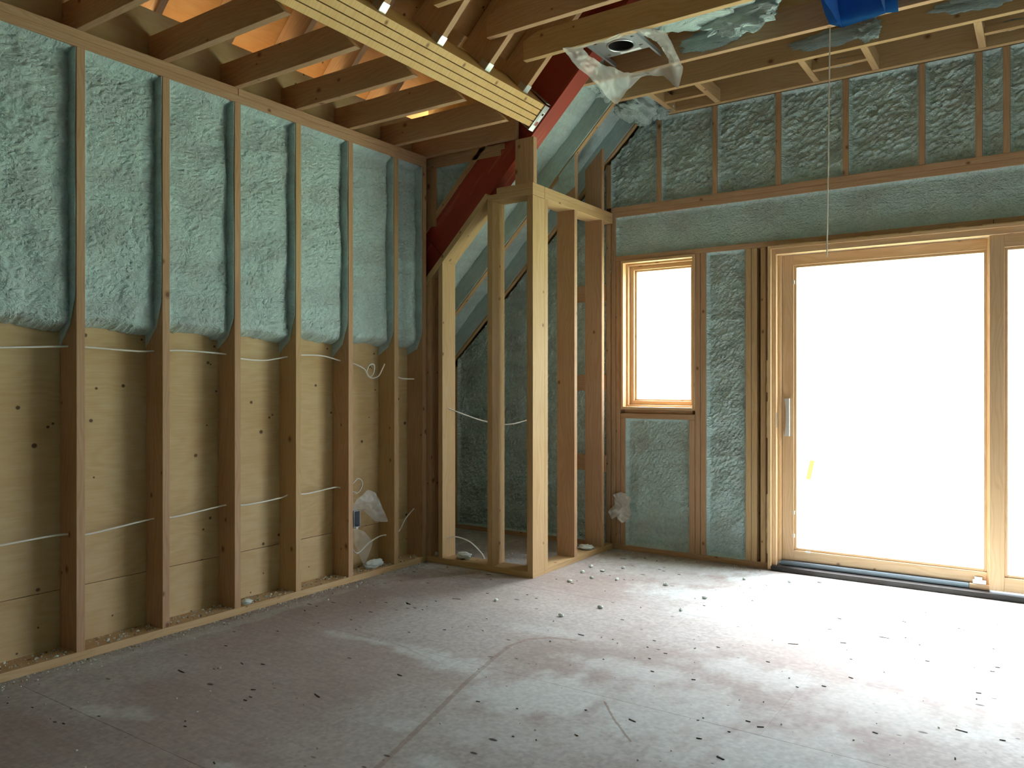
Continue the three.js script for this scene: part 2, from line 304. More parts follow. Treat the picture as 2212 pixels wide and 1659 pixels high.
// ---------------------------------------------------------------- window wall
const WZ = -5.235, WB = -5.375, wallFront = structure('wall_front', 'window wall framed with studs and filled with green spray foam', 'wall');
{
  const st = (x0, x1, y0, y1, m = woodB) => box(wallFront, 'stud', m, [x0 + 0.001, x1 - 0.001], [y0, y1], [WB, WZ], 1);
  box(wallFront, 'sole_plate', woodB, [-4.7, -1.52], [0, 0.036], [WB, WZ + 0.002], 0);
  box(wallFront, 'sole_plate', woodB, [1.13, 3.2], [0, 0.036], [WB, WZ], 0);
  st(-4.15, -4.112, 0.036, 1.36, woodB); st(-2.706, -2.668, 0.036, 2.44); st(-2.706, -2.668, 2.517, 2.84);
  st(-2.665, -2.628, 0.036, 2.44); st(-2.627, -2.589, 0.036, 2.118); st(-2.588, -2.55, 0.036, 0.964);
  st(-2.018, -1.98, 0.036, 2.118); st(-1.979, -1.937, 0.036, 2.118); st(-2.062, -2.019, 0.036, 0.964);
  st(-1.665, -1.627, 0.036, 2.118, wood); st(-1.626, -1.588, 0.036, 2.118, wood); st(-1.566, -1.53, 0.002, 2.118, wood);
  st(1.13, 1.168, 0.036, 2.118); st(1.169, 1.207, 0.036, 2.118); st(1.6, 1.638, 0.036, 2.44); st(2.01, 2.048, 0.036, 2.44); st(2.42, 2.458, 0.036, 2.44); st(2.83, 2.868, 0.036, 2.44);
  box(wallFront, 'rough_sill', woodB, [-2.588, -2.019], [0.965, 1.002], [WB, WZ], 0);
  box(wallFront, 'header_plate', woodB, [-2.627, -0.25], [2.1185, 2.154], [WB, WZ + 0.001], 0);
  box(wallFront, 'header_plate', woodB, [-0.246, 1.2], [2.1185, 2.154], [WB, WZ + 0.001], 0);
  box(wallFront, 'top_plate', woodB, [-2.667, 3.2], [2.44, 2.478], [WB, WZ], 0);
  box(wallFront, 'top_plate', woodB, [-2.667, 3.2], [2.4785, 2.5165], [WB, WZ], 0);
  const gs = [-2.287, -1.876, -1.449, -1.037, -0.611, -0.319, -0.185, 0.225, 0.635, 1.045, 1.455, 1.865];
  for (const x of gs) st(x - 0.018, x + 0.018, 2.517, 3.119);
  const F = (x0, x1, y0, y1, o = {}) => foamSheet(wallFront, 'spray_foam', o.mat ?? foam, { o: [x0, 0, WZ], U: [1, 0, 0], V: [0, 1, 0], Nn: [0, 0, 1], w: x1 - x0, bot: () => y0, top: () => y1, depth: 0.03, edge: 0.02, lump: 0.018, swell: 0.016, res: 0.0065, ang: 0.45, ...o });
  for (let i = 0; i < gs.length - 1; i++) F(gs[i] + 0.018, gs[i + 1] - 0.018, 2.517, 3.119, { ka: 24, kb: 46, res: i > 6 ? 0.014 : 0.0062 });
  F(-2.668, gs[0] - 0.018, 2.517, 3.119, { top: (s) => Math.min(3.119, -2.668 + s + 5.535), ka: 24, kb: 46, rim: [1, 1, 1, 0] });
  F(-2.628, 1.6, 2.154, 2.44, { depth: 0.02, lump: 0.003, swell: 0.008, ka: 90, kb: 120, res: 0.009 });
  F(-2.55, -2.062, 0.036, 0.964, { ang: 1.1, lump: 0.013 });
  F(-1.937, -1.665, 0.036, 2.118, { ang: 1.0, lump: 0.013 });
  F(-4.112, -2.706, 0.036, 2, { top: (s) => Math.min(2.84, -4.112 + s + 5.535), ang: 1.3, lump: 0.014, rim: [1, 1, 1, 0], depth: 0.025 });
  F(-4.7, -4.15, 0.036, 1, { top: (s) => -4.7 + s + 5.535, rim: [0, 1, 1, 0], res: 0.012 });
  for (const y of [0.565, 1.165, 1.835]) box(wallFront, 'blocking', woodB, [-2.98, -2.707], [y, y + 0.12], [WZ - 0.05, WZ + 0.004], 0);
  // foam squirted into the gaps round window and door
  for (const [x0, x1, y] of [[-1.44, -1.18, 2.1165], [-1.12, -0.72, 2.117], [-0.66, -0.36, 2.1165], [-0.3, 0.15, 2.117]]) {
    const pts = []; for (let x = x0; x <= x1; x += 0.035) pts.push([x, y + 0.004 * N3(x * 30, 3, 1), WZ + 0.012 + 0.006 * N3(x * 25, 9, 2)]); tube(wallFront, 'foam_bead', beadFoam, pts, 0.0075, 7);
  }
  for (const [y0, y1] of [[0.86, 1.1], [1.16, 1.4], [0.1, 0.5]]) { const pts = []; for (let y = y0; y <= y1; y += 0.03) pts.push([-1.519 + 0.003 * N3(y * 30, 5, 1), y, WZ - 0.004 + 0.008 * N3(y * 25, 2, 8)]); tube(wallFront, 'foam_bead', beadFoam, pts, 0.008, 7); }
  // outside boards with the two openings cut out
  const sh = new THREE.Shape([[-5.7, -0.2], [3.3, -0.2], [3.3, 2.68], [0, 5.95], [-5.7, 0.2]].map(([x, y]) => new THREE.Vector2(x, y)));
  const hole = (x0, x1, y0, y1) => sh.holes.push(new THREE.Path([[x0, y0], [x0, y1], [x1, y1], [x1, y0]].map(([x, y]) => new THREE.Vector2(x, y))));
  hole(-2.585, -2.02, 1.02, 2.115); hole(-1.51, 1.12, -0.02, 2.112);
  const g = new THREE.ExtrudeGeometry(sh, { depth: 0.012, bevelEnabled: false }), uv = g.attributes.uv; for (let i = 0; i < uv.count; i++) uv.setXY(i, uv.getX(i) / 1.2, uv.getY(i) / 1.2);
  mesh('sheathing_panel', g, plywood, wallFront).position.set(0, 0, -5.389);
  box(wallFront, 'header_core', woodB, [-2.62, 1.2], [2.156, 2.438], [WB, WZ - 0.06], 0);
}

// ---------------------------------------------------------------- the other walls (behind and right of the camera)
const wallRear = structure('wall_rear', 'foamed end wall behind the room', 'wall');
prism(wallRear, 'foam_panel', foamFlat, [[-5.7, -0.2], [3.3, -0.2], [3.3, 2.7], [0, 5.95], [-3.0, 5.0], [-4.3, 2.8], [-5.7, 0.2]], 5.5, 5.515, [1, 0], 1.2, 1.2);
const wallRight = structure('wall_right', 'foamed wall on the right of the room', 'wall');
sheet(wallRight, 'foam_panel', foamFlat, [3.2, 3.215], [-0.2, 2.8], [-5.39, 5.515], 2);

// ---------------------------------------------------------------- roof: boards over rafters
const ceiling = structure('ceiling', 'underside of the pitched roof boards with foam between the rafters', 'ceiling');
{
  const slab = (name, xa, xb, q, z0, z1, mat = roofPly, t = 0.015) => prism(ceiling, name, mat, slopePts(xa, xb, q, t), z0, z1, [D, D], 1.2, 1.2);
  slab('roof_panel', -2.72, 0.02, 5.905, -4.335, 5.515); slab('roof_panel', -5.75, 0.02, 5.905, -5.39, -4.337);
  prism(ceiling, 'roof_panel', foamFlat, [[-0.01, 5.92], [3.4, 2.51], [3.41, 2.525], [0, 5.935]], -5.39, 5.515, [D, -D], 1.2, 1.2);
  slab('dormer_roof_panel', -4.22, -2.1, 6.965, -4.5, -1.6); slab('dormer_roof_panel', -4.22, -2.1, 6.965, -1.597, 5.515);
  sheet(ceiling, 'dormer_end_panel', roofPly, [-2.13, -2.115], [3.75, 4.9], [-4.36, 5.515], 2);
  // foam between the sloping rafters over the closet
  const fs = (xa, xb, z0, z1, dep) => foamSheet(ceiling, 'spray_foam', foamFlat, { o: [xa, xa + 5.57, z0], U: [0, 0, -1], V: [D, D, 0], Nn: [D, -D, 0], w: z0 - z1, top: () => (xb - xa) / D, depth: dep, edge: 0.03, lump: 0.003, swell: 0.012, res: 0.012, rim: [0, 0, 0, 0] });
  fs(-5.0, -2.3, -4.325, -4.82, 0.13); fs(-5.0, -2.3, -4.858, -5.236, 0.13);
  // foam skin on the rafter flanks and at their heads
  sloped(ceiling, 'foam_skin', foamFlat, -5.0, -2.3, 5.578, 0.2, -4.8205, -4.812); sloped(ceiling, 'foam_skin', foamFlat, -5.0, -2.35, 5.585, 0.2, -5.2365, -5.229);
  for (const [p, r] of [[[-2.38, 3.26, -4.56], [0.12, 0.13, 0.26]], [[-2.42, 3.2, -4.7], [0.07, 0.08, 0.1]], [[-2.34, 3.2, -5.04], [0.12, 0.13, 0.17]], [[-2.27, 3.17, -5.16], [0.11, 0.08, 0.06]], [[-2.41, 3.12, -4.98], [0.07, 0.06, 0.12]], [[-2.37, 3.11, -5.16], [0.06, 0.05, 0.06]]]) blob(ceiling, 'foam_lump', foam, p, r, 0.4, 3, 40);
  // overspray between the ties
  for (const [p, r] of [[[-1.6, 3.3, -4.18], [0.3, 0.06, 0.2]], [[-1.4, 3.26, -4.3], [0.2, 0.1, 0.06]]]) blob(ceiling, 'foam_lump', foam, p, r, 0.4, 3, 40);
}

// ---------------------------------------------------------------- dormer cheek over the red beam
const cheek = structure('wall_cheek', 'small triangular dormer cheek wall above the red sloping beam', 'wall');
{
  prism(cheek, 'sheathing_panel', plywood, [[-5.75, -0.2], [-3.67, -0.2], [-3.67, 1.83], [-2.1, 3.4], [-2.1, 4.86], [-3.67, 3.29], [-3.67, 2.25], [-5.75, 0.17]], -4.352, -4.338, [1, 0], 1.2, 1.2);
  sheet(cheek, 'knee_wall_panel', foamFlat, [-4.74, -4.72], [0, 1.2], [-5.389, -4.353], 2);
  box(cheek, 'stud', woodB, [-3.655, -3.47], [2.3, 2.698], [-4.325, -4.187], 1);
  box(cheek, 'top_plate', woodB, [-3.655, -2.93], [2.7, 2.737], [-4.33, -4.187], 0);
  box(cheek, 'top_plate', woodB, [-3.655, -2.9], [2.7375, 2.7745], [-4.33, -4.187], 0);
  sloped(cheek, 'sloping_plate', woodB, -3.9, -2.93, 5.822, 0.038, -4.33, -4.187);
  foamSheet(cheek, 'spray_foam', foam, { o: [-3.47, 0, -4.19], U: [1, 0, 0], V: [0, 1, 0], Nn: [0, 0, 1], w: 0.31, bot: (s) => -3.47 + s + 5.876, top: () => 2.7, depth: 0.045, edge: 0.02, lump: 0.006, res: 0.007, rim: [1, 0, 1, 1] });
}

// ---------------------------------------------------------------- closet framing in the corner
const closet = structure('wall_closet', 'unfinished two by six stud partition boxing in the corner closet', 'wall');
{
  box(closet, 'sole_plate', wood, [-3.53, -2.652], [0, 0.038], [-4.28, -4.14], 0);
  box(closet, 'sole_plate', wood, [-2.79, -2.652], [0, 0.038], [-5.233, -4.281], 2);
  const f = (x0, x1, y1, m) => box(closet, 'stud', m, [x0, x1], [0.038, y1], [-4.28, -4.14], 1);
  const top = (x) => x + 5.415 - 0.002;
  prism(closet, 'stud', wood, [[-3.413, 0.038], [-3.377, 0.038], [-3.377, top(-3.377)], [-3.413, top(-3.413)]], -4.28, -4.14, [0, 1]);
  prism(closet, 'stud', woodB, [[-3.53, 0.038], [-3.478, 0.038], [-3.478, top(-3.478)], [-3.53, top(-3.53)]], -4.28, -4.14, [0, 1]);
  f(-3.002, -2.963, 2.398, wood); f(-2.692, -2.652, 2.398, wood);
  box(closet, 'stud', wood, [-2.79, -2.653], [0.038, 2.4], [-4.322, -4.282], 1);
  box(closet, 'stud', woodB, [-2.79, -2.652], [0.038, 2.4], [-4.702, -4.664], 1);
  box(closet, 'stud', woodB, [-2.79, -2.652], [0.038, 2.4], [-5.1, -5.062], 1);
  box(closet, 'top_plate', wood, [-3.0, -2.652], [2.4, 2.438], [-4.28, -4.14], 0);
  box(closet, 'top_plate', wood, [-2.93, -2.652], [2.4385, 2.476], [-4.28, -4.14], 0);
  box(closet, 'top_plate', wood, [-2.79, -2.652], [2.4, 2.438], [-5.233, -4.283], 2);
  box(closet, 'top_plate', wood, [-2.79, -2.652], [2.4385, 2.476], [-5.233, -4.283], 2);
  sloped(closet, 'sloping_plate', wood, -3.62, -2.99, 5.417, 0.038, -4.28, -4.14);
  box(closet, 'cripple_stud', woodB, [-2.79, -2.652], [2.477, 2.765], [-4.188, -4.148], 1);
  prism(closet, 'cripple_stud', woodB, [[-2.87, 2.477], [-2.735, 2.477], [-2.735, 2.83], [-2.87, 2.695]], -4.86, -4.822, [0, 1]);
  prism(closet, 'cripple_stud', woodB, [[-2.79, 2.477], [-2.652, 2.477], [-2.652, 2.915], [-2.79, 2.777]], -5.1, -5.062, [0, 1]);
  prism(closet, 'foam_skin', foamFlat, [[-2.869, 2.53], [-2.8, 2.56], [-2.737, 2.6], [-2.737, 2.826], [-2.869, 2.694]], -4.8215, -4.8165, [0, 1], 0.6, 0.6);
}

// ---------------------------------------------------------------- beams
const header = group('header_beam', 'four-ply laminated timber header beam with galvanized hangers', 'beam');
{
  const c0 = 0.146, w = 0.041;   // plies stand square to the roof slope, bottom faces on y = x + 5.5
  for (let k = 0; k < 4; k++) {
    const c = c0 + k * w / D, xa = (c - 5.5) / 2, q = 5.5;
    sloped(header, 'ply', lvlWood, xa + 0.002, xa + w * D - 0.002, q, 0.24, -4.175, 5.4).name = 'ply';
  }
  for (const z of [-2.33, -2.73, -3.16, -3.575, -3.965]) {   // sloped-seat hangers at the rafter feet
    const h = new THREE.Group(); h.name = 'joist_hanger'; header.add(h); const x = -2.597;
    sloped(h, 'seat', steel, x, x + 0.036, 5.562, 0.003, z - 0.023, z + 0.023);
    for (const s of [-1, 1]) sloped(h, 'side_plate', steel, x, x + 0.03, 5.563, 0.06, z + s * 0.0225 - 0.001, z + s * 0.0225 + 0.001);
  }
  const e = new THREE.Group(); e.name = 'beam_hanger'; header.add(e);
  sloped(e, 'seat', steel, -2.682, -2.556, 5.488, 0.004, -4.186, -4.135);
  sloped(e, 'side_plate', steel, -2.552, -2.549, 5.495, 0.16, -4.186, -4.135); sloped(e, 'side_plate', steel, -2.686, -2.683, 5.495, 0.16, -4.186, -4.135);
  sloped(e, 'paper_label', paper, -2.655, -2.585, 5.4865, 0.001, -4.181, -4.148);
  sloped(e, 'label_print', inkMat, -2.6, -2.59, 5.4853, 0.0006, -4.172, -4.156); sloped(e, 'label_print', inkRed, -2.652, -2.632, 5.4853, 0.0006, -4.174, -4.156);
}
const red = group('red_beam', 'red painted sloping roof beam running past the closet framing', 'beam');
sloped(red, 'ply', redPaint, -4.6, -3.403, 5.475, 0.244, -4.325, -4.19);
sloped(red, 'ply', redPaint, -3.4, -0.6, 5.475, 0.244, -4.325, -4.19);

const ord = ['first', 'second', 'third', 'fourth', 'fifth', 'sixth', 'seventh', 'eighth', 'ninth', 'tenth'];
const joistLabel = (k) => `${ord[k]} full ceiling joist from the dormer cheek, between left wall plate and header`;
[...studZ.filter((z) => z < -0.9), -4.15].forEach((z, i, a) => {
  const last = i === a.length - 1, y0 = 2.772, y1 = 2.914, xe = last ? -2.775 : 0.138 - y0, xt = last ? -2.775 : 0.138 - y1;
  const j = prism(scene, 'ceiling_joist', last ? woodB : woodB, [[-3.64, y0], [xe, y0], [xt, y1], [-3.64, y1]], z - 0.019, z + 0.019);
  tag(j, last ? 'short ceiling joist lying along the dormer cheek wall, ending free beside the header' : joistLabel(a.length - 2 - i), 'joist', last ? undefined : 'ceiling joists over the left wall');
});
studZ.filter((q) => q < -0.9).reverse().forEach((z, i) => tag(sloped(scene, 'dormer_rafter', woodB, -4.2, -2.2, 6.7, 0.184, z - 0.06, z - 0.022), `${ord[i]} dormer rafter from the cheek wall, sloping above the left ceiling joists`, 'rafter', 'dormer rafters'));
[-3.965, -3.575, -3.16, -2.73, -2.33, -1.93].forEach((z, i) => tag(sloped(scene, 'roof_rafter', woodB, -2.594, -0.03, 5.567, 0.235, z - 0.019, z + 0.019), `${ord[i]} roof rafter from the red beam, rising from a hanger on the header`, 'rafter', 'rafters hung from the header beam'));
tag(sloped(scene, 'roof_rafter', wood, -5.3, -0.03, 5.567, 0.235, -4.858, -4.82), 'sloping rafter between foam filled bays over the closet, beside the red beam', 'rafter');
tag(sloped(scene, 'roof_rafter', wood, -5.3, -0.03, 5.567, 0.235, -5.275, -5.237), 'sloping rafter against the gable wall above the closet', 'rafter');

// ceiling ties: right ends run out of the picture
const tieZ = [-4.79, -4.42, -3.895, -3.525, -3.075, -2.66, -2.25];
tieZ.forEach((z, i) => {
  const x0 = i === 0 ? -2.43 : -2.55, c = x0 + 0.02;
  tag(prism(scene, 'ceiling_tie', i % 2 ? woodB : wood, [[x0, 3.12], [2.4, 3.12], [2.35, 3.27], [x0 + 0.1, 3.27], [x0, 3.235]], z - 0.019, z + 0.019), `${ord[i]} horizontal ceiling tie out from the gable tie, crossing the room`, 'ceiling tie', 'ceiling ties');
});
const gTie = group('gable_tie', 'ceiling tie along the top of the foamed gable with short ladder blocks', 'ceiling tie');
prism(gTie, 'tie', wood, [[-2.42, 3.12], [2.4, 3.12], [2.35, 3.3], [-2.3, 3.3]], -5.232, -5.194);
{
  const zb = [-5.192, -4.811];
  for (const x of [-2.16, -1.84, -1.2, -0.855, -0.3, 0.05]) box(gTie, 'block', wood, [x - 0.019, x + 0.019], [3.121, 3.21], zb, 2);
  for (const [a, b] of [[-2.14, -1.86], [-1.18, -0.875], [-0.28, 0.03]]) box(gTie, 'vent_block', wood, [a, b], [3.124, 3.16], [-5.03, -4.992], 0);
  for (const [x, y] of [[-1.02, 3.16], [-0.15, 3.165]]) blob(gTie, 'foam_lump', foam, [x, y, -5.06], [0.09, 0.02, 0.04], 0.4, 3, 24);
}
{ // foam overspray stuck to the tie flanks
  const lump = (l, ...parts) => { const o = group('foam_overspray', l, 'spray foam'); for (const [n, p, r] of parts) blob(o, n, foam, p, r, 0.5, 2.6, 36); };
  lump('smooth patch and ragged flap of green foam on the tie under the blue plastic box', ['patch', [-1.02, 3.2, -4.765], [0.2, 0.04, 0.01]], ['flap', [-0.82, 3.19, -4.755], [0.06, 0.05, 0.022]]);
  lump('rounded green foam patch on a ceiling tie above the closely paired gable studs', ['patch', [-0.28, 3.215, -4.765], [0.18, 0.04, 0.01]]);
  lump('jagged green foam smear on the ceiling tie beside the recessed light', ['patch', [-1.6, 3.2, -4.393], [0.17, 0.05, 0.015]]);
}

// ---------------------------------------------------------------- small casement window
const win = structure('window_1', 'narrow clear casement window with pale wood frame between studs', 'window');
{
  const x0 = -2.584, x1 = -2.017, y0 = 1.03, y1 = 2.117, fr = (n, m, a, b, c, d, z0, z1) => {   // four sides of a frame
    box(win, n, m, [a[0], a[1]], [c[0], d[1]], [z0, z1], 1, 0.0015); box(win, n, m, [b[0], b[1]], [c[0], d[1]], [z0, z1], 1, 0.0015);
    box(win, n, m, [a[1], b[0]], [c[0], c[1]], [z0, z1], 0, 0.0015); box(win, n, m, [a[1], b[0]], [d[0], d[1]], [z0, z1], 0, 0.0015);
  };
  const ring = (n, m, i0, i1, z0, z1) => fr(n, m, [x0 + i0, x0 + i1], [x1 - i1, x1 - i0], [y0 + i0, y0 + i1], [y1 - i1, y1 - i0], z0, z1);
  ring('jamb', paleWood, 0, 0.019, -5.40, -5.226); ring('stop', doorWood, 0.0195, 0.032, -5.40, -5.285); ring('sash', doorWood, 0.0325, 0.062, -5.385, -5.32); ring('glazing_bead', doorWood, 0.0622, 0.074, -5.375, -5.345);
  mesh('pane', new THREE.PlaneGeometry(x1 - x0 - 0.14, y1 - y0 - 0.14), glass, win).position.set((x0 + x1) / 2, (y0 + y1) / 2, -5.362);
  box(win, 'shim', woodB, [-2.56, -2.04], [1.003, 1.028], [-5.37, -5.25], 0);
}
// ---------------------------------------------------------------- sliding glass door
const door = structure('door_1', 'wood framed sliding glass patio door with two clear panels', 'door');
{
  box(door, 'jamb', paleWood, [-1.507, -1.486], [0.004, 2.115], [-5.40, -5.193], 1); box(door, 'jamb', doorWood, [-1.4855, -1.459], [0.03, 2.094], [-5.40, -5.218], 1); box(door, 'jamb', paleWood, [-1.4585, -1.44], [0.05, 2.07], [-5.40, -5.262], 1);
  box(door, 'jamb', paleWood, [1.08, 1.115], [0.004, 2.115], [-5.40, -5.193], 1);
  box(door, 'head', paleWood, [-1.4855, 1.08], [2.094, 2.115], [-5.40, -5.193], 0); box(door, 'head', doorWood, [-1.4585, 1.08], [2.058, 2.0935], [-5.40, -5.205], 0);
  const panel = (n, x0, x1, y0, y1, gx0, gx1, gy0, gy1, z0, z1) => {
    const p = new THREE.Group(); p.name = n; door.add(p);
    box(p, 'stile', doorWood, [x0, gx0], [y0, y1], [z0, z1], 1); box(p, 'stile', doorWood, [gx1, x1], [y0, y1], [z0, z1], 1);
    box(p, 'rail', doorWood, [gx0, gx1], [y0, gy0], [z0, z1 - 0.0005], 0); box(p, 'rail', doorWood, [gx0, gx1], [gy1, y1], [z0, z1 - 0.0005], 0);
    const b = 0.016, zb = z1 - 0.012;
    box(p, 'glazing_bead', doorWood, [gx0, gx0 + b], [gy0, gy1], [z0 + 0.012, zb], 1); box(p, 'glazing_bead', doorWood, [gx1 - b, gx1], [gy0, gy1], [z0 + 0.012, zb], 1);
    box(p, 'glazing_bead', doorWood, [gx0 + b, gx1 - b], [gy0, gy0 + b], [z0 + 0.012, zb], 0); box(p, 'glazing_bead', doorWood, [gx0 + b, gx1 - b], [gy1 - b, gy1], [z0 + 0.012, zb], 0);
    mesh('pane', new THREE.PlaneGeometry(gx1 - gx0 - 2 * b + 0.01, gy1 - gy0 - 2 * b + 0.01), glass, p).position.set((gx0 + gx1) / 2, (gy0 + gy1) / 2, (z0 + z1) / 2); return p;
  };
  const sl = panel('sliding_panel', -1.437, -0.262, 0.062, 2.055, -1.365, -0.283, 0.13, 1.99, -5.335, -5.285);
  panel('fixed_panel', -0.268, 1.078, 0.045, 2.057, -0.195, 1.0, 0.125, 1.985, -5.278, -5.222);
  // handle
  const hs = new THREE.Shape(); hs.moveTo(0.014, -0.12); hs.lineTo(-0.014, -0.12); hs.quadraticCurveTo(0.008, 0, -0.014, 0.12); hs.lineTo(0.014, 0.12); hs.closePath();
  const hg = new THREE.ExtrudeGeometry(hs, { depth: 0.008, bevelEnabled: true, bevelSize: 0.003, bevelThickness: 0.004, bevelSegments: 2, curveSegments: 14 });
  mesh('handle', hg, satin, sl).position.set(-1.402, 0.998, -5.272); box(sl, 'handle_post', satin, [-1.4, -1.388], [1.09, 1.11], [-5.287, -5.268], 2, 0); box(sl, 'handle_post', satin, [-1.4, -1.388], [0.886, 0.906], [-5.287, -5.268], 2, 0);
  for (const y of [1.88, 0.375, 0.225]) box(sl, 'clip', satin, [-1.368, -1.36], [y - 0.012, y + 0.012], [-5.3, -5.28], 1, 0); box(sl, 'clip', satin, [-1.29, -1.26], [0.124, 0.132], [-5.3, -5.279], 0, 0);
  box(door, 'strike_plate', zinc, [-1.4600, -1.4565], [0.93, 1.03], [-5.24, -5.225], 1, 0);
  box(door, 'track', alu, [-1.44, -0.37], [0.034, 0.062], [-5.34, -5.252], 0); box(door, 'track_filler', doorWood, [-0.369, -0.268], [0.034, 0.062], [-5.34, -5.25], 0);
  box(door, 'sill', bronze, [-1.485, 1.08], [0.0, 0.032], [-5.40, -5.19], 0, 0.003);
  const latch = new THREE.Group(); latch.name = 'foot_lock'; door.add(latch);
  box(latch, 'lock_body', satin, [-0.352, -0.285], [0.063, 0.085], [-5.284, -5.256], 0, 0.003); box(latch, 'lock_button', satin, [-0.343, -0.305], [0.085, 0.1], [-5.282, -5.262], 0, 0.005);
  // the yellow strip stuck on the glass
  const t = box(scene, 'adhesive_tape', tapeMat, [-0.0155, 0.0155], [-0.064, 0.064], [-0.0003, 0.0003], 1, 0); t.position.set(-1.266, 0.658, -5.3085); t.rotation.z = -0.21; tag(t, 'short yellow adhesive tape strip stuck on the sliding door glass', 'tape');
}

// ---------------------------------------------------------------- cables
const WX = -3.588;
const cab = (label, pts, r = 0.0042) => tag(tube(scene, 'electrical_cable', cableMat, pts, r), label, 'cable');
{
  const up = [[-0.9, 1.37], [-1.2, 1.355], [-1.478, 1.365], [-1.75, 1.38], [-1.84, 1.382], [-2.1, 1.372], [-2.2, 1.376], [-2.35, 1.383], [-2.6, 1.372], [-2.68, 1.352], [-2.84, 1.346], [-3.0, 1.37], [-3.12, 1.384], [-3.28, 1.382], [-3.42, 1.355], [-3.5, 1.348], [-3.58, 1.31], [-3.64, 1.265], [-3.69, 1.27], [-3.7, 1.31], [-3.67, 1.34], [-3.63, 1.335], [-3.63, 1.29], [-3.68, 1.255], [-3.73, 1.265], [-3.75, 1.32], [-3.77, 1.345]];
  cab('white electrical cable strung through the studs just below the foam, ending in loops', up.map(([z, y], i) => [WX + (i > 15 ? 0.02 * Math.sin(i * 1.3) + 0.015 : 0), y, z]));
  cab('short white cable hooking round the far stud below the foam', [[WX, 1.29, -3.84], [WX + 0.03, 1.255, -3.92], [WX + 0.02, 1.25, -4.0], [WX, 1.25, -4.09]]);
  const lo = [[-0.9, 0.53], [-1.2, 0.535], [-1.478, 0.545], [-1.75, 0.552], [-1.86, 0.535], [-2.1, 0.555], [-2.2, 0.56], [-2.32, 0.555], [-2.6, 0.575], [-2.72, 0.56], [-2.95, 0.57], [-3.02, 0.582], [-3.15, 0.572], [-3.35, 0.585], [-3.43, 0.575], [-3.5, 0.585], [-3.56, 0.62], [-3.6, 0.585], [-3.56, 0.53], [-3.5, 0.54], [-3.475, 0.46]];
  cab('white electrical cable strung low through the studs to the outlet box', lo.map(([z, y]) => [WX, y, z]));
  cab('thin white cable running from the wrapped outlet box along the bottom of the end bay', [[WX, 0.25, -3.47], [WX, 0.15, -3.55], [WX, 0.2, -3.66], [WX, 0.225, -3.76], [WX, 0.222, -3.85], [WX + 0.01, 0.235, -3.93], [WX, 0.3, -4.0], [WX, 0.36, -4.09]]);
  cab('white cable dangling from the middle height of the closet stud', [[-3.375, 1.05, -4.2], [-3.33, 1.02, -4.26], [-3.25, 0.955, -4.45], [-3.15, 0.93, -4.62], [-3.02, 0.99, -4.85]]);
  cab('white cable arching from the foot of a closet stud to the closet floor', [[-3.376, 0.165, -4.19], [-3.32, 0.175, -4.22], [-3.24, 0.14, -4.27], [-3.19, 0.06, -4.33], [-3.18, 0.006, -4.36]]);
  tag(tube(scene, 'hanging_cord', cableMat, [[-0.962, 3.27, -4.46], [-0.963, 3.0, -4.46], [-0.97, 2.5, -4.463], [-0.976, 2.1, -4.466], [-0.98, 1.9, -4.47]], 0.0035), 'thin white cord hanging from the ceiling ties in front of the glass door', 'cord');
}
// outlet box in its plastic
const ob = group('outlet_box', 'grey metal electrical outlet box nailed to a stud low on the left wall', 'outlet box');
{
  const z0 = -3.448, z1 = -3.5, y0 = 0.335, y1 = 0.435;
  box(ob, 'back', zinc, [-3.575, -3.573], [y0, y1], [z1, z0], 1, 0); box(ob, 'side', zinc, [-3.573, -3.508], [y0, y1], [z0 - 0.002, z0], 1, 0); box(ob, 'side', zinc, [-3.573, -3.508], [y0, y1], [z1, z1 + 0.002], 1, 0);
  box(ob, 'side', zinc, [-3.573, -3.508], [y1 - 0.002, y1], [z1 + 0.002, z0 - 0.002], 2, 0); box(ob, 'side', zinc, [-3.573, -3.508], [y0, y0 + 0.002], [z1 + 0.002, z0 - 0.002], 2, 0); box(ob, 'screw_tab', steel, [-3.512, -3.508], [y0 - 0.012, y0], [z1 + 0.018, z0 - 0.018], 1, 0);
}
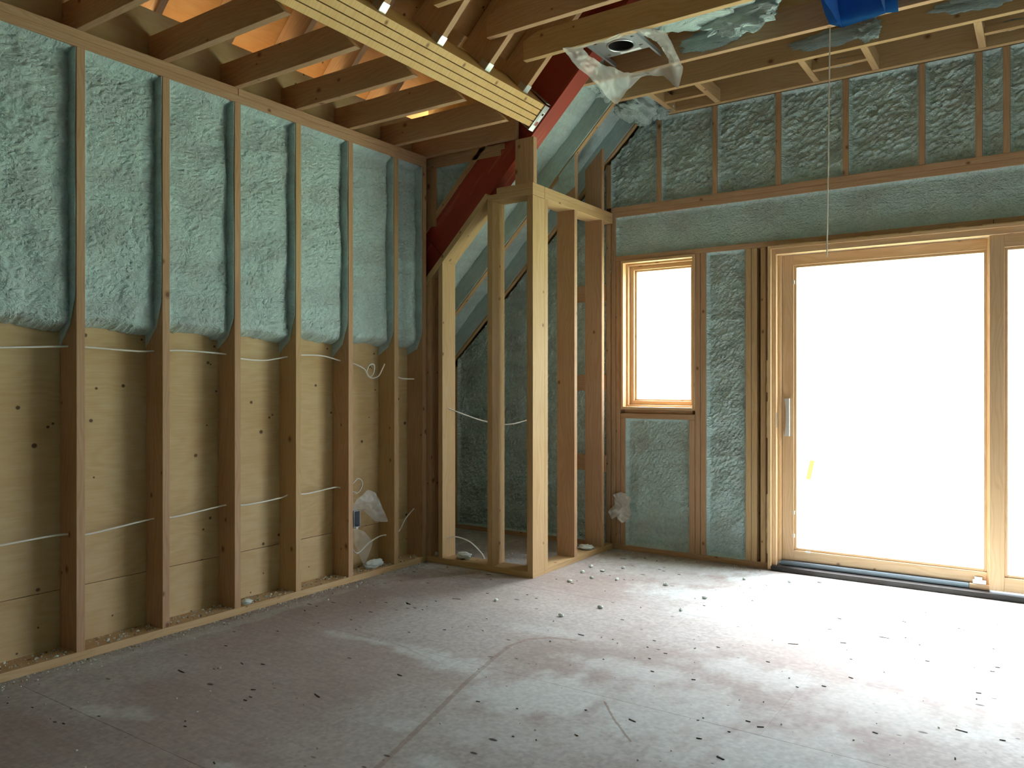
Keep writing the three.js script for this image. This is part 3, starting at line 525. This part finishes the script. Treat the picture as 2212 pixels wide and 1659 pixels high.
// crumpled polythene: outline points (3d) fanned from a middle point, wrinkled
function plastic(name, mat, outline, label, amp = 0.012, hole = null, rings = 14, cat = 'plastic sheet') {
  const c = new THREE.CatmullRomCurve3(outline.map((p) => new THREE.Vector3(...p)), true, 'catmullrom', 0.1), n = 110, outer = c.getSpacedPoints(n);
  const inner = hole ? new THREE.CatmullRomCurve3(hole.map((p) => new THREE.Vector3(...p)), true, 'catmullrom', 0.2).getSpacedPoints(n) : null;
  const mid = new THREE.Vector3(); outer.forEach((p) => mid.addScaledVector(p, 1 / outer.length));
  let off = 0; if (inner) { let best = 1e9; for (let k = 0; k < n; k++) { let s = 0; for (let i = 0; i < n; i += 10) s += outer[i].distanceToSquared(inner[(i + k) % n]); if (s < best) { best = s; off = k; } } }
  const e1 = new THREE.Vector3().subVectors(outer[0], mid), nn = new THREE.Vector3(); for (let i = 0; i < n; i++) nn.add(new THREE.Vector3().subVectors(outer[i], mid).cross(new THREE.Vector3().subVectors(outer[i + 1], mid))); nn.normalize();
  const pos = [], idx = [], zs = R(0, 50);
  for (let r = 0; r <= rings; r++) for (let i = 0; i < n; i++) {
    const a = inner ? inner[(i + off) % n] : mid, p = a.clone().lerp(outer[i], r / rings);
    const w = amp * (N3(p.x * 9, p.y * 9 + zs, p.z * 9) + 0.8 * Math.abs(N3(p.x * 22, p.y * 22 + zs, p.z * 22)) - 0.2); p.addScaledVector(nn, w); pos.push(p.x, p.y, p.z);
  }
  for (let r = 0; r < rings; r++) for (let i = 0; i < n; i++) { const a = r * n + i, b = r * n + (i + 1) % n; idx.push(a, b, a + n, b, b + n, a + n); }
  const g = new THREE.BufferGeometry(); g.setAttribute('position', new THREE.Float32BufferAttribute(pos, 3)); g.setIndex(idx); g.computeVertexNormals();
  const nu = new Float32Array(pos.length / 3 * 2); for (let i = 0; i < pos.length / 3; i++) { nu[2 * i] = pos[3 * i]; nu[2 * i + 1] = pos[3 * i + 2]; } g.setAttribute('uv', new THREE.BufferAttribute(nu, 2));
  return tag(mesh(name, g, mat), label, cat);
}
plastic('plastic_flap', poly, [[-3.515, 0.44, -3.44], [-3.51, 0.5, -3.47], [-3.5, 0.555, -3.56], [-3.49, 0.53, -3.62], [-3.48, 0.42, -3.67], [-3.48, 0.335, -3.72], [-3.5, 0.35, -3.62], [-3.51, 0.43, -3.53]], 'torn clear plastic flap folded over above the outlet box', 0.014);
plastic('plastic_flap', polyClear, [[-3.515, 0.33, -3.45], [-3.5, 0.3, -3.53], [-3.5, 0.22, -3.6], [-3.51, 0.15, -3.58], [-3.51, 0.08, -3.535], [-3.52, 0.16, -3.5], [-3.52, 0.24, -3.46]], 'torn clear plastic tail hanging below the outlet box', 0.012);
plastic('plastic_wrap', polyMilky, [[-2.64, 0.4, -5.222], [-2.58, 0.425, -5.215], [-2.53, 0.42, -5.2], [-2.485, 0.385, -5.21], [-2.5, 0.33, -5.18], [-2.48, 0.29, -5.2], [-2.5, 0.24, -5.205], [-2.56, 0.2, -5.215], [-2.585, 0.25, -5.19], [-2.625, 0.225, -5.2], [-2.672, 0.275, -5.18], [-2.63, 0.33, -5.205]], 'crumpled plastic wrap over an outlet beneath the small window', 0.05);
plastic('plastic_scrap', poly, [[-2.66, 2.13, -5.225], [-2.648, 2.13, -5.22], [-2.652, 2.05, -5.215], [-2.668, 2.0, -5.22], [-2.672, 2.05, -5.225]], 'small white plastic rag caught at the top corner of the window framing', 0.004);

// ---------------------------------------------------------------- recessed light with its plastic skirt, between two ties
const can = group('recessed_light', 'galvanized recessed light housing with round dark can and hanger bars', 'light fixture');
{
  const cx = -2.05, cz = -4.15, y = 3.19;
  const ps = new THREE.Shape([[-0.15, -0.12], [0.13, -0.12], [0.13, 0.12], [-0.15, 0.12]].map(([a, b]) => new THREE.Vector2(a, b))); ps.holes.push(new THREE.Path().absarc(0, 0, 0.075, 0, Math.PI * 2));
  for (const [a, b] of [[-0.12, -0.09], [-0.12, 0.09], [0.105, 0.07], [0.1, -0.06], [0.0, -0.1]]) { const p = new THREE.Path(); p.moveTo(a - 0.01, b - 0.006); p.lineTo(a + 0.01, b - 0.006); p.lineTo(a + 0.01, b + 0.006); p.lineTo(a - 0.01, b + 0.006); ps.holes.push(p); }
  const pg = new THREE.ExtrudeGeometry(ps, { depth: 0.0015, bevelEnabled: false, curveSegments: 32 }); pg.rotateX(Math.PI / 2); mesh('mounting_plate', pg, zinc, can).position.set(cx, y, cz);
  const lp = [[0.075, 0.0], [0.075, 0.17], [0.0, 0.172]].map(([a, b]) => new THREE.Vector2(a, b)); mesh('can', new THREE.LatheGeometry(lp, 36), new THREE.MeshStandardMaterial({ color: 0x3a3a3c, metalness: 0.3, roughness: 0.6, side: THREE.DoubleSide }), can).position.set(cx, y, cz);
  const rg = new THREE.TorusGeometry(0.078, 0.006, 8, 40); rg.rotateX(Math.PI / 2); mesh('trim_ring', rg, steel, can).position.set(cx, y - 0.004, cz);
  box(can, 'junction_box', zinc, [cx + 0.1, cx + 0.2], [y + 0.003, y + 0.075], [cz + 0.02, cz + 0.13], 0);
  for (const s of [-1, 1]) box(can, 'hanger_bar', zinc, [cx + (s < 0 ? -0.165 : 0.135), cx + (s < 0 ? -0.152 : 0.148)], [y - 0.012, y + 0.012], [-4.4, -3.915], 2, 0);
  box(can, 'paper_label', paper, [cx - 0.05, cx + 0.08], [y - 0.0032, y - 0.0018], [cz - 0.112, cz - 0.086], 0, 0);
}
plastic('plastic_sheet', poly, [[-2.25, 3.1, -3.82], [-2.13, 3.112, -3.87], [-2.0, 3.113, -3.86], [-1.76, 3.115, -3.88], [-1.7, 3.114, -3.98], [-1.74, 3.11, -4.2], [-1.78, 3.09, -4.43], [-1.83, 2.99, -4.47], [-1.92, 3.085, -4.45], [-2.05, 3.1, -4.45], [-2.16, 3.05, -4.47], [-2.23, 2.96, -4.45], [-2.24, 3.0, -4.3], [-2.25, 3.04, -4.12], [-2.26, 3.07, -3.98]], 'torn translucent plastic skirt hanging round the recessed light', 0.016,
  [[-2.16, 3.113, -3.9], [-2.0, 3.113, -3.905], [-1.82, 3.113, -3.91], [-1.79, 3.11, -4.05], [-1.82, 3.11, -4.3], [-1.86, 3.11, -4.38], [-2.0, 3.11, -4.39], [-2.1, 3.11, -4.39], [-2.15, 3.1, -4.2], [-2.17, 3.1, -4.0]]);

// ---------------------------------------------------------------- blue plastic box hung over the ties
const blue = group('blue_plastic_box', 'bright blue plastic box with open underside hung between ceiling ties', 'plastic box');
{
  const quad = (n, a, b, c, d) => {
    const g = new THREE.PlaneGeometry(1, 1, 10, 10), p = g.attributes.position, A = new THREE.Vector3(...a), B = new THREE.Vector3(...b), C = new THREE.Vector3(...c), E2 = new THREE.Vector3(...d);
    for (let i = 0; i < p.count; i++) { const u = p.getX(i) + 0.5, v = p.getY(i) + 0.5, q = A.clone().lerp(B, u).lerp(E2.clone().lerp(C, u), v); q.z += 0.006 * N3(q.x * 12, q.y * 12, 3); q.x += 0.004 * N3(q.y * 14, q.z * 14, 9); p.setXYZ(i, q.x, q.y, q.z); }
    g.computeVertexNormals(); mesh(n, g, bluePoly, blue);
  };
  const x0 = -0.95, x1 = -0.68, z0 = -4.395, z1 = -3.95, y0 = 3.085, y1 = 3.42;
  quad('back_wall', [x0 + 0.06, y0, z0], [x1, y0 + 0.02, z0], [x1, y1, z0], [x0 + 0.02, y1, z0]);
  quad('side_wall', [x0 + 0.06, y0, z0], [x0, y0 + 0.1, z1], [x0, y1, z1], [x0 + 0.02, y1, z0]);
  quad('side_wall', [x1, y0 + 0.02, z0], [x1, y0 + 0.08, z1], [x1, y1, z1], [x1, y1, z0]);
  quad('top', [x0 + 0.02, y1, z0], [x1, y1, z0], [x1, y1, z1], [x0, y1, z1]);
  quad('flange', [x1, y0 + 0.02, z0 + 0.004], [x1 + 0.06, y0 + 0.01, z0 + 0.01], [x1 + 0.06, y1 - 0.1, z0 + 0.02], [x1, y1 - 0.1, z0 + 0.004]);
  quad('flange', [x0 + 0.06, y0, z0 + 0.004], [x0 + 0.0, y0 + 0.03, z0 + 0.012], [x0 - 0.06, y1 - 0.1, z0 + 0.02], [x0 + 0.02, y1 - 0.1, z0 + 0.004]);
}

// ---------------------------------------------------------------- scraps and crumbs on the floor
const scrap = (p, r, label, mat = scrapFoam) => tag(blob(scene, 'foam_scrap', mat, p, r, 0.55, 2.4, 18), label, 'foam scrap');
scrap([-3.57, 0.062, -3.68], [0.03, 0.024, 0.075], 'largest crumpled pale foam scrap, on the sole plate in the bay of the outlet box');
scrap([-3.54, 0.05, -2.69], [0.02, 0.014, 0.028], 'rounded pale foam scrap on the left sole plate, alone in its bay');
scrap([-3.24, 0.06, -4.2], [0.05, 0.022, 0.035], 'pale foam scrap on the closet sole plate beside the arching cable');
scrap([-3.52, 0.045, -4.2], [0.05, 0.022, 0.03], 'flat pale foam scrap at the dark corner between left wall and closet');
scrap([-2.72, 0.05, -4.95], [0.05, 0.015, 0.05], 'flat pale foam scrap on the closet side sole plate by the far stud');
const crumbSpots = [[-2.42, -4.2], [-2.47, -4.45], [-2.38, -4.55], [-2.5, -4.62], [-2.3, -4.7], [-2.35, -4.35], [-2.2, -4.4], [-1.9, -4.45], [-1.62, -4.0], [-2.0, -3.8], [-2.55, -3.6], [-2.1, -3.55], [-1.55, -4.85], [-1.3, -4.95], [-1.15, -5.05], [-1.6, -4.3]];
for (const [x, z] of crumbSpots) scrap([x, 0.007, z], [R(0.008, 0.016), R(0.006, 0.009), R(0.008, 0.016)], 'small pale foam crumb lying on the open floor near the closet corner').userData.group = 'pale foam crumbs near the closet';
{
  const g = new THREE.IcosahedronGeometry(1, 0), M = new THREE.Matrix4(), Q = new THREE.Quaternion(), E = new THREE.Euler(), N = 3400;
  const inst = new THREE.InstancedMesh(g, new THREE.MeshStandardMaterial({ color: 0xffffff, roughness: 0.9 }), N); inst.name = 'foam_crumbs'; inst.castShadow = inst.receiveShadow = true;
  const col = new THREE.Color();
  for (let i = 0; i < N; i++) {
    let x, z, y = 0, s = 0.0012 + 0.0032 * Math.pow(rnd(), 3); const k = rnd();
    if (k < 0.36) { x = LX + 0.005 + Math.abs(R(-1, 1) * R(0, 1)) * 0.16; z = R(-4.1, -1.0); } else if (k < 0.66) { x = R(LB + 0.01, LX - 0.01); z = R(-4.1, -1.0); y = 0.038; if (studZ.some((q) => Math.abs(z - q) < 0.024)) z += 0.06; s *= 1.3; }
    else if (k < 0.74) { x = R(-3.6, -2.7); z = R(-5.2, -4.3); } else if (k < 0.8) { x = R(-2.64, -1.5); z = R(-5.2, -5.0); } else { x = R(-3.5, 0.6); z = R(-5.1, -1.0); }
    Q.setFromEuler(E.set(R(0, 6), R(0, 6), R(0, 6))); M.compose(new THREE.Vector3(x, y + s * 0.5, z), Q, new THREE.Vector3(s * R(0.8, 2), s * R(0.5, 0.9), s * R(0.8, 1.6))); inst.setMatrixAt(i, M);
    rnd() < 0.8 ? col.set(0xcdd6cc) : col.set(0x8d7452); inst.setColorAt(i, col);
  }
  scene.add(inst); tag(inst, 'fine foam crumbs and sawdust strewn over floor and sole plates', 'debris'); inst.userData.kind = 'stuff';
  const NS = 170, sp = new THREE.InstancedMesh(new THREE.BoxGeometry(1, 1, 1), new THREE.MeshStandardMaterial({ color: 0x2c221b, roughness: 0.9 }), NS); sp.name = 'wood_splinters'; sp.castShadow = sp.receiveShadow = true;
  for (let i = 0; i < NS; i++) { const s = R(0.006, 0.02); Q.setFromEuler(E.set(0, R(-0.5, 0.5), 0)); M.compose(new THREE.Vector3(R(-3.3, 0.5), 0.0012, R(-5.0, -1.2)), Q, new THREE.Vector3(s * (rnd() < 0.15 ? 2.5 : 1), 0.002, R(0.002, 0.005))); sp.setMatrixAt(i, M); }
  scene.add(sp); tag(sp, 'dark wood splinters scattered across the subfloor', 'debris'); sp.userData.kind = 'stuff';
}

// ---------------------------------------------------------------- outside
const ground = structure('ground', 'pale open ground far below the glass door', 'ground');
{ const g = new THREE.CircleGeometry(120, 48); g.rotateX(-Math.PI / 2); const m = mesh('turf', g, new THREE.MeshStandardMaterial({ color: 0x9aa488, roughness: 1 }), ground); m.position.set(0, -3.2, 0); }

renderer.render(scene, camera);
